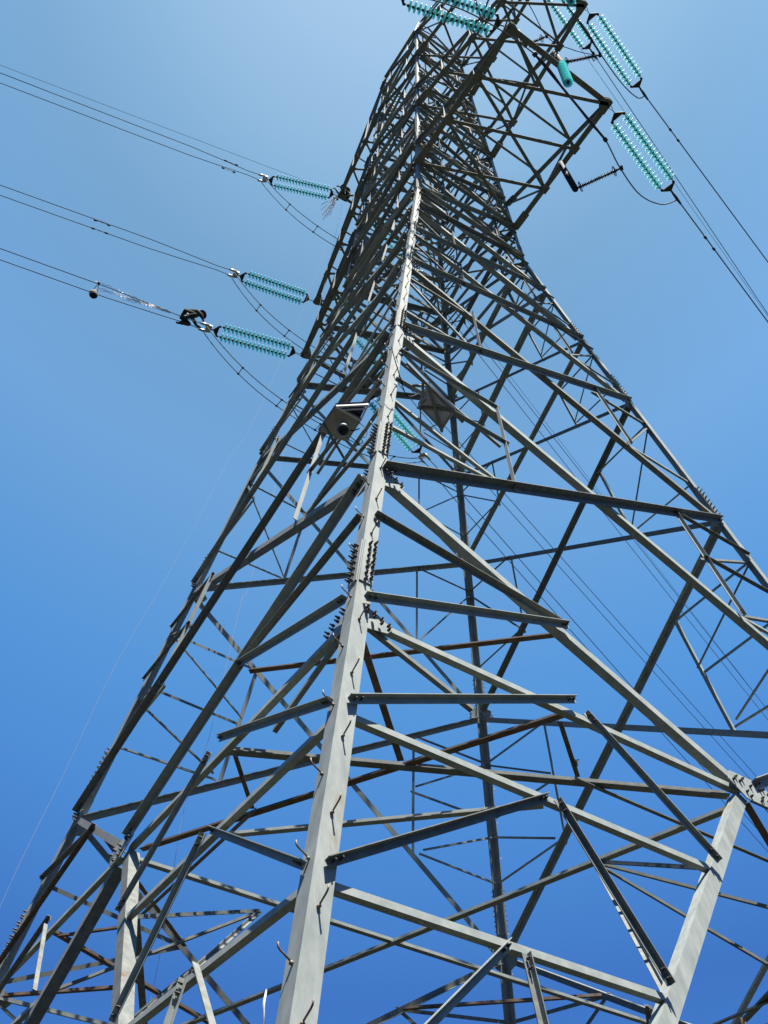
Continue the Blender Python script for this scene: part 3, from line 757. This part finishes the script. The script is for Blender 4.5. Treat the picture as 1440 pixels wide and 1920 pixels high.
# ------------------------------------------------------------------ preformed helical rods
def helix(mb, A, B, r, pitch, rad, droop=0.0, ph=0.0):
    d = B - A; L_ = d.length; x, y, _ = basis(d); n = int(L_ / pitch * 8); pts = []
    for i in range(n + 1):
        f = i / n; a = ph + 2 * math.pi * f * L_ / pitch
        pts.append(A.lerp(B, f) + x * rad * math.cos(a) + y * rad * math.sin(a) + V(0, 0, -droop * f * f))
    mb.tube(pts, r, 5)
t = thing('preformed_rods', V(-6.2, 6.85, 30.4), 'loose wavy helical wire rods fanning out between the crouching worker and the hanging bag', 'wire rods')
base_ = V(-6.2, 6.7, 30.36)
for i, (dx, dy, dz) in enumerate(((-2.3, 0.25, -0.32), (-2.2, 0.1, -0.62), (-2.35, -0.05, -0.85), (-1.5, 0.1, -0.5), (-1.55, -0.1, -0.7), (-1.4, -0.25, -0.85), (-2.45, 0.32, 0.1))):
    mb = MB(); helix(mb, base_ + V(0.02 * i, 0, -0.015 * i), base_ + V(dx, dy, dz), 0.0075, 0.30, 0.020, 0.10, i); mb.build('helical_rod', M_ROD, t)
t = thing('preformed_rods', V(-1.25, 5.6, 44.1), 'spray of pale helical rods hanging beside the worker on the left arm tip', 'wire rods')
for i in range(9):
    mb = MB(); b0 = V(-1.0, 5.55, 44.0); helix(mb, b0, b0 + V(-0.15 - 0.16 * (i % 5) * 0.8, -0.1 + 0.05 * i, -1.5 - 0.32 * (i % 4)), 0.008, 0.2, 0.03, 0, i); mb.build('helical_rod', M_ROD, t)

# ------------------------------------------------------------------ tool bag
P = V(-8.55, 7.17, 30.21)
t = thing('tool_bag', P, 'small canvas tool bag with dark base hanging from the bottom left twin wires', 'bag')
mb = MB(); mb.lathe([(0.0, 0.0), (0.10, 0.0), (0.13, 0.08), (0.12, 0.2), (0.07, 0.28), (0.0, 0.3)], P + V(0.0, -0.05, -0.58), V(0, 0, 1), 12); mb.build('bag_body', M_BAG, t)
mb = MB(); mb.lathe([(0.0, -0.02), (0.09, -0.02), (0.115, 0.02), (0.138, 0.07), (0.13, 0.07), (0, 0.0)], P + V(0.03, -0.05, -0.59), V(0, 0, 1), 12); mb.build('bag_base', M_BAGD, t)
mb = MB(); mb.tube([P + V(0.02, -0.2, 0.02), P + V(-0.06, -0.1, -0.32)], 0.012, 5); mb.tube([P + V(0.02, -0.2, 0.02), P + V(0.1, -0.05, -0.32)], 0.012, 5); mb.lathe([(0, -0.05), (0.05, -0.04), (0.05, 0.04), (0, 0.05)], P + V(0.02, -0.2, 0.02), V(1, 0, 0), 8); mb.build('strap', M_FIT, t)

# ------------------------------------------------------------------ line workers
def person(origin, joints, bones, name_label, helmet, face_dir, hands, feet, cat='person'):
    """continuous skinned body; joints: name -> (vec, radius)"""
    names = list(joints); me = bpy.data.meshes.new('person')
    me.from_pydata([tuple(joints[n][0]) for n in names], [(names.index(a), names.index(b)) for a, b in bones], [])
    o = bpy.data.objects.new('person', me); COL.objects.link(o); o.location = origin; ORG[o.name] = Vector(origin)
    lay = me.skin_vertices.new() if hasattr(me.skin_vertices, 'new') and len(me.skin_vertices) == 0 else None
    md = o.modifiers.new('skin', 'SKIN')
    sv = me.skin_vertices[0].data
    for i, n in enumerate(names):
        r = joints[n][1]; sv[i].radius = (r, r); sv[i].use_root = (n == 'pelvis')
    ss = o.modifiers.new('sub', 'SUBSURF'); ss.levels = 2; ss.render_levels = 2
    me.materials.append(M_CLOTH)
    tag(o, name_label, cat)
    return o
def head_parts(o, H, fwd, up):
    org = ORG[o.name]; H = H + org; fwd = fwd.normalized(); sx = up.cross(fwd).normalized(); up = fwd.cross(sx).normalized()
    def ell(c, rx, ry, rz, m, name, cut=None):
        mb = MB(); n, k = 12, 9; b = 0
        for i in range(k + 1):
            th = math.pi * i / k
            if cut and math.cos(th) < cut: th = math.acos(cut)
            for j in range(n):
                a = 2 * math.pi * j / n
                mb.v.append(c + sx * (rx * math.sin(th) * math.cos(a)) + fwd * (ry * math.sin(th) * math.sin(a)) + up * (rz * math.cos(th)))
        for i in range(k):
            for j in range(n):
                j2 = (j + 1) % n; mb.f.append((i*n + j, i*n + j2, (i+1)*n + j2, (i+1)*n + j)); mb.sm.append(True)
        return mb.build(name, m, o)
    fc = ell(H, 0.078, 0.095, 0.115, M_SKIN, 'face')
    ell(H + fwd * 0.095 - up * 0.005, 0.012, 0.022, 0.022, M_SKIN, 'nose')
    for s_ in (-1, 1):
        ell(H + fwd * 0.082 + sx * 0.03 * s_ + up * 0.02, 0.012, 0.01, 0.008, M_BLACK, 'eye')
        ell(H + sx * 0.08 * s_, 0.012, 0.025, 0.032, M_SKIN, 'ear')
    ell(H + fwd * 0.086 - up * 0.05, 0.026, 0.012, 0.007, M_RUST, 'mouth')
    ell(H + up * 0.03, 0.125, 0.15, 0.13, M_HELM, 'helmet', 0.05)
    mb = MB(); mb.lathe([(0.12, 0.0), (0.165, -0.008), (0.165, 0.004), (0.12, 0.012)], H + up * 0.035 + fwd * 0.02, up, 16); mb.build('helmet_brim', M_HELM, o)
def hand(o, W_, d, curl, m=M_GLOVE):
    org = ORG[o.name]; W_ = W_ + org; d = d.normalized(); x, y, _ = basis(d)
    mb = MB(); mb.tube([W_, W_ + d * 0.05, W_ + d * 0.09], 0.034, 8)
    for i, ln in enumerate((0.075, 0.085, 0.08, 0.062)):
        s_ = W_ + d * 0.085 + x * (0.026 - 0.0175 * i)
        p1 = s_ + d * ln * 0.45 + curl * ln * 0.15; p2 = p1 + d * ln * 0.15 + curl * ln * 0.35; p3 = p2 + curl * ln * 0.3 - d * ln * 0.12
        mb.tube([s_, p1, p2, p3], 0.0095, 6)
    s_ = W_ + d * 0.035 + x * 0.034; mb.tube([s_, s_ + x * 0.025 + d * 0.03, s_ + x * 0.03 + d * 0.05 + curl * 0.03], 0.011, 6)
    mb.build('hand', m, o)
def boot(o, A, toe, up=V(0, 0, 1)):
    org = ORG[o.name]; A = A + org; toe = toe.normalized(); mb = MB()
    mb.tube([A - toe * 0.06 - up * 0.03, A + toe * 0.02 - up * 0.03, A + toe * 0.12 - up * 0.045, A + toe * 0.19 - up * 0.05], 0.05, 8, r2=0.035)
    mb.tube([A + up * 0.09, A - up * 0.03], 0.052, 8); mb.build('boot', M_BOOT, o)
# worker crouched on the twin wires, leaning right towards the clamp
O1 = V(-5.38, 6.75, 30.58)
J = dict(pelvis=(V(-0.30, 0, 0.17), 0.155), spine=(V(-0.12, 0.0, 0.34), 0.15), chest=(V(0.08, 0, 0.47), 0.17), neck=(V(0.24, 0, 0.60), 0.06), head=(V(0.31, 0.0, 0.68), 0.085),
         hipL=(V(-0.27, 0.14, 0.14), 0.10), kneeL=(V(0.12, 0.24, 0.12), 0.075), ankL=(V(-0.20, 0.22, -0.06), 0.05),
         hipR=(V(-0.27, -0.14, 0.14), 0.10), kneeR=(V(0.10, -0.30, 0.02), 0.075), ankR=(V(-0.18, -0.24, -0.20), 0.05),
         shL=(V(0.12, 0.18, 0.48), 0.075), elL=(V(0.30, 0.22, 0.26), 0.05), wrL=(V(0.48, 0.14, 0.12), 0.035),
         shR=(V(0.12, -0.18, 0.48), 0.075), elR=(V(0.27, -0.26, 0.24), 0.05), wrR=(V(0.45, -0.14, 0.08), 0.035))
BN = [('pelvis', 'spine'), ('spine', 'chest'), ('chest', 'neck'), ('neck', 'head'), ('pelvis', 'hipL'), ('hipL', 'kneeL'), ('kneeL', 'ankL'), ('pelvis', 'hipR'), ('hipR', 'kneeR'), ('kneeR', 'ankR'),
      ('chest', 'shL'), ('shL', 'elL'), ('elL', 'wrL'), ('chest', 'shR'), ('shR', 'elR'), ('elR', 'wrR')]
p1 = person(O1, J, BN, 'line worker in dark clothes and blue helmet crouching on the bottom left twin wires', None, None, None, None)
head_parts(p1, V(0.33, 0, 0.72), V(0.8, 0, -0.5), V(0.5, 0, 0.85))
hand(p1, V(0.48, 0.14, 0.12), V(0.8, -0.05, -0.5), V(0, 0, -1)); hand(p1, V(0.45, -0.14, 0.08), V(0.8, 0.1, -0.4), V(0, 0, -1))
boot(p1, V(-0.20, 0.22, -0.06), V(-0.6, 0, -0.3)); boot(p1, V(-0.18, -0.24, -0.20), V(-0.4, 0, -0.5))
# worker sitting at the tip of the highest left arm
O2 = V(-0.72, 5.45, 44.30)
J2 = dict(pelvis=(V(0.25, 0.0, 0.10), 0.16), spine=(V(0.22, 0.0, 0.34), 0.155), chest=(V(0.12, 0, 0.58), 0.175), neck=(V(0.03, 0, 0.76), 0.06), head=(V(0.0, 0.0, 0.84), 0.085),
          hipL=(V(0.22, 0.14, 0.08), 0.10), kneeL=(V(-0.18, 0.20, 0.14), 0.075), ankL=(V(-0.22, 0.18, -0.28), 0.05),
          hipR=(V(0.22, -0.14, 0.08), 0.10), kneeR=(V(-0.12, -0.24, 0.10), 0.075), ankR=(V(-0.08, -0.24, -0.34), 0.05),
          shL=(V(0.12, 0.18, 0.62), 0.075), elL=(V(-0.12, 0.22, 0.44), 0.05), wrL=(V(-0.38, 0.12, 0.46), 0.035),
          shR=(V(0.12, -0.18, 0.62), 0.075), elR=(V(-0.08, -0.24, 0.38), 0.05), wrR=(V(-0.32, -0.12, 0.34), 0.035))
p2 = person(O2, J2, BN, 'line worker in blue helmet sitting at the tip of the highest left arm', None, None, None, None)
head_parts(p2, V(-0.01, 0, 0.88), V(-0.9, 0, -0.35), V(-0.3, 0, 0.9))
hand(p2, V(-0.38, 0.12, 0.46), V(-0.9, -0.05, -0.2), V(0, 0, -1)); hand(p2, V(-0.32, -0.12, 0.34), V(-0.9, 0.1, -0.1), V(0, 0, -1))
boot(p2, V(-0.22, 0.18, -0.28), V(-0.8, 0, -0.2)); boot(p2, V(-0.08, -0.24, -0.34), V(-0.8, 0, -0.2))

# ------------------------------------------------------------------ hand lines
def rope(pts, label, r=0.006, name='hand_line'):
    mb = MB(); mb.tube(smooth([V(*p) for p in pts], 5), r, 5); mb.build(name, M_ROPE, None, label, 'rope', 'hand lines', origin=pts[0])
rope([(-1.0, 5.6, 44.3), (-1.1, 5.75, 40.0), (-1.826, 5.75, 32.592), (-2.845, 5.75, 25.277), (-3.294, 5.75, 23.383), (-4.097, 5.75, 18.724), (-4.848, 5.75, 14.953), (-5.232, 5.75, 12.107), (-5.622, 5.75, 9.3), (-6.1, 5.75, 4.0), (-6.4, 5.75, -0.8)], 'pale thin rope curving down through the open sky left of the pylon', 0.0028)
rope([(-0.6, 5.7, 44.0), (-1.2, 5.75, 32.0), (-1.973, 5.75, 19.955), (-2.171, 5.75, 18.475), (-2.259, 5.75, 16.998), (-2.408, 5.75, 13.991), (-2.643, 5.75, 12.445), (-2.656, 5.75, 11.244), (-2.583, 5.75, 10.171), (-2.596, 5.75, 9.258), (-2.75, 5.75, -0.8)], 'thin rope hanging behind the left face of the pylon between the braces', 0.004)

# ------------------------------------------------------------------ monitoring gear
def quad_panel(corners, thick, m_under, m_top, frame_m, name_root, t, inset=0.03):
    c = sum(corners, V(0, 0, 0)) / 4; n = (corners[1] - corners[0]).cross(corners[3] - corners[0]).normalized()
    if n.z < 0: n = -n
    mb = MB(); mb.plate([c + (p - c) * 0.965 + n * thick * 0.35 for p in corners], n, thick * 0.2); mb.build(name_root + '_backsheet', m_under, t)
    mb = MB(); mb.plate([c + (p - c) * 0.965 + n * (thick * 0.62) for p in corners], n, thick * 0.3); mb.build(name_root + '_cells', m_top, t)
    mb = MB()
    for i in range(4):
        A, B = corners[i], corners[(i+1) % 4]; d = (B - A).normalized(); s_ = n.cross(d).normalized()
        if s_.dot(c - A) < 0: s_ = -s_
        mb.poly_extrude([(0, 0), (0.03, 0), (0.03, thick), (0, thick)], A, B, s_, n)
    mb.build(name_root + '_frame', frame_m, t)
    return c, n
c2 = [V(-4.02, -4.87, 13.60), V(-3.29, -4.60, 13.84), V(-3.13, -4.02, 14.05), V(-3.83, -4.33, 13.82)]
t = thing('solar_panel', sum(c2, V(0, 0, 0)) / 4, 'grey-backed solar panel on crossed support bars right of the near leg', 'solar panel')
c, n = quad_panel(c2, 0.045, M_PANEL, M_CELL, M_GREY, 'panel', t)
mb = MB()
for A, B in ((c2[0], c2[2]), (c2[1], c2[3])): bar(mb, A - n * 0.03, B - n * 0.03, 0.045)
mb.build('crossed_bars', M_DULL, t)
mb = MB()
for A, B in ((c2[0], V(-4.35, -4.95, 13.2)), (c2[3], V(-4.1, -4.9, 13.1)), (c2[0].lerp(c2[3], 0.5), V(-4.2, -4.98, 13.35))): mb.tube([A - n * 0.03, B], 0.022, 6)
mb.tube([V(-4.5, -5.0, 13.6), V(-3.5, -5.0, 12.9)], 0.03, 6)
mb.build('bracket', M_DULL, t)
mb = MB(); mb.tube(smooth([V(-4.0, -4.6, 13.7), V(-4.3, -4.7, 13.3), V(-4.6, -4.9, 13.5), V(-4.75, -4.95, 13.9)]), 0.008, 5); mb.build('cable', M_BLACK, t)

Q = [V(-5.017, -3.862, 13.414), V(-4.524, -3.775, 13.538), V(-4.402, -3.162, 13.75), V(-4.913, -3.162, 13.649)]
t = thing('monitoring_camera', sum(Q, V(0, 0, 0)) / 4, 'solar-powered dome camera under a tan box with white edges, left of the near leg', 'security camera')
nq = (Q[1] - Q[0]).cross(Q[3] - Q[0]).normalized()
if nq.dot(CAM - Q[0]) > 0: nq = -nq
mb = MB(); mb.plate(Q, nq, 0.05); mb.build('base_plate', M_TAN, t)
mb = MB()
for i in range(4):
    A, B = Q[i], Q[(i+1) % 4]; d = (B - A).normalized(); x, y, _ = basis(d); mb.box((A + B) / 2 + nq * 0.02, x, y, d, 0.03, 0.03, (B - A).length)
mb.build('frame', M_DULL, t)
TL, TR, BR = Q[0], V(-4.60, -4.11, 13.50), Q[1]
mb = MB()
for A, B, r in ((TL, TR, 0.03), (TR, BR, 0.022), (BR, TL, 0.03), (TL.lerp(BR, 0.25), TR.lerp(BR, 0.25), 0.02)):
    d = (B - A).normalized(); x, y, _ = basis(d); mb.box((A + B) / 2, x, y, d, r, r, (B - A).length)
mb.build('panel_frame', M_WHITE, t)
mb = MB(); n2 = (TR - TL).cross(BR - TL).normalized()
if n2.dot(CAM - TL) > 0: n2 = -n2
mb.plate([p + n2 * 0.05 for p in (TL, TR, BR)], n2, 0.02); mb.build('solar_cells', M_CELL, t)
c = V(-4.815, -3.775, 13.06)
mb = MB(); mb.lathe([(0.0, 0.12), (0.05, 0.12), (0.06, 0.06), (0.10, 0.05), (0.108, 0.0), (0.0, 0.0)], c, V(0, 0, 1), 20); mb.build('dome_housing', M_GREY, t)
mb = MB(); mb.lathe([(0.084, 0.0)] + [(0.084 * math.cos(a), -0.09 * math.sin(a)) for a in [i * math.pi / 16 for i in range(1, 8)]] + [(0.0, -0.09)], c, V(0, 0, 1), 20); mb.build('dome_glass', M_DOME, t)
mb = MB(); mb.tube(smooth([V(-4.55, -3.75, 13.5), V(-4.42, -3.8, 13.35), V(-4.44, -3.8, 13.15), V(-4.52, -3.8, 13.08), V(-4.48, -3.8, 12.98), V(-4.56, -3.8, 12.92), V(-4.7, -3.78, 13.0)]), 0.007, 5)
mb.tube(smooth([c + V(0.1, 0.02, 0.12), c + V(0.2, 0.05, 0.2), c + V(0.28, 0.0, 0.26)]), 0.01, 5)
mb.build('cable', M_BLACK, t)
mb = MB(); mb.tube([c + V(0, 0, 0.1), V(-4.75, -3.5, 13.52)], 0.03, 8); mb.tube([Q[3].lerp(Q[0], 0.3), V(-4.5, -3.3, 13.1)], 0.022, 6); mb.box(c + V(0, 0, 0.14), V(1, 0, 0), V(0, 1, 0), V(0, 0, 1), 0.12, 0.12, 0.03); mb.build('bracket', M_DULL, t)

# ------------------------------------------------------------------ strap, sprigs
mb = MB(); mb.tube(smooth([V(-6.004, -5.5, 4.085), V(-6.02, -5.51, 3.98), V(-6.0, -5.5, 3.84), V(-6.03, -5.52, 3.6), V(-6.0, -5.5, 3.3)]), 0.008, 5)
mb.build('plastic_strap', M_STRAP, None, 'thin white plastic strap hanging beside the near leg at the bottom edge', 'strap', origin=(-6.0, -5.5, 4.08))
def leafy(root, base, tip_, n, size, label, cat):
    t = thing(root, base, label, cat); mb = MB(); mid = base.lerp(tip_, 0.6) + V(0.01, 0, 0.01)
    mb.tube(smooth([base, mid, tip_]), size * 0.18, 6, r2=size * 0.08); mb.tube([mid, mid + V(size * 1.2, size * 0.3, size * 1.4)], size * 0.09, 5); mb.build('stem', M_TWIG, t)
    mb = MB(); random.seed(3)
    for i in range(n):
        f = random.uniform(0.35, 1); c = base.lerp(tip_, f); d = V(random.uniform(-1, 1), random.uniform(-1, 1), random.uniform(0.1, 1)).normalized(); x, y, _ = basis(d)
        L_ = size * random.uniform(0.7, 1.3); w_ = L_ * 0.28
        mb.plate([c, c + d * L_ * 0.4 + x * w_, c + d * L_, c + d * L_ * 0.4 - x * w_], y, size * 0.02)
    mb.build('leaves', M_LEAF, t)
leafy('plant_sprig', U(-0.385, -0.92, zM) + V(0.02, -0.02, 0.0), U(-0.385, -0.92, zM) + V(0.06, -0.02, 0.18), 16, 0.06, 'tiny weed sprig growing on the dark horizontal brace right of centre', 'plant')
random.seed(11)
# tall thin sapling whose tip just enters the bottom edge
sb = V(-3.5, -7.1, -0.86); tp = V(-3.688, -7.414, 3.835)
t = thing('sapling', sb, 'bare dark twig tip poking up at the bottom right edge', 'sapling')
mb = MB(); mb.tube(smooth([sb, V(-3.55, -7.2, 1.5), V(-3.66, -7.38, 3.0), V(-3.66, -7.375, 3.74)]), 0.03, 7, r2=0.009); mb.build('stem', M_TWIG, t)
mb = MB(); mb.tube([V(-3.66, -7.375, 3.72), tp], 0.007, 6); mb.tube([V(-3.66, -7.375, 3.73), V(-3.655, -7.413, 3.818)], 0.005, 6)
for i in range(10):
    z_ = 1.2 + 0.24 * i; a = random.uniform(0, 6.28); b0 = V(-3.55 - 0.03 * i / 3, -7.2 - 0.05 * i / 3, z_)
    mb.tube([b0, b0 + V(math.cos(a) * 0.2, math.sin(a) * 0.2, 0.15)], 0.007, 5)
mb.build('twig', M_TWIG, t)

# ------------------------------------------------------------------ ground
mb = MB(); R0 = 3000
mb.v = [V(-R0, -R0, -0.85), V(R0, -R0, -0.85), V(R0, R0, -0.85), V(-R0, R0, -0.85)]; mb.f = [(0, 1, 2, 3)]; mb.sm = [False]
mb.build('ground', M_GROUND, None, kind='structure', origin=(0, 0, -0.85))
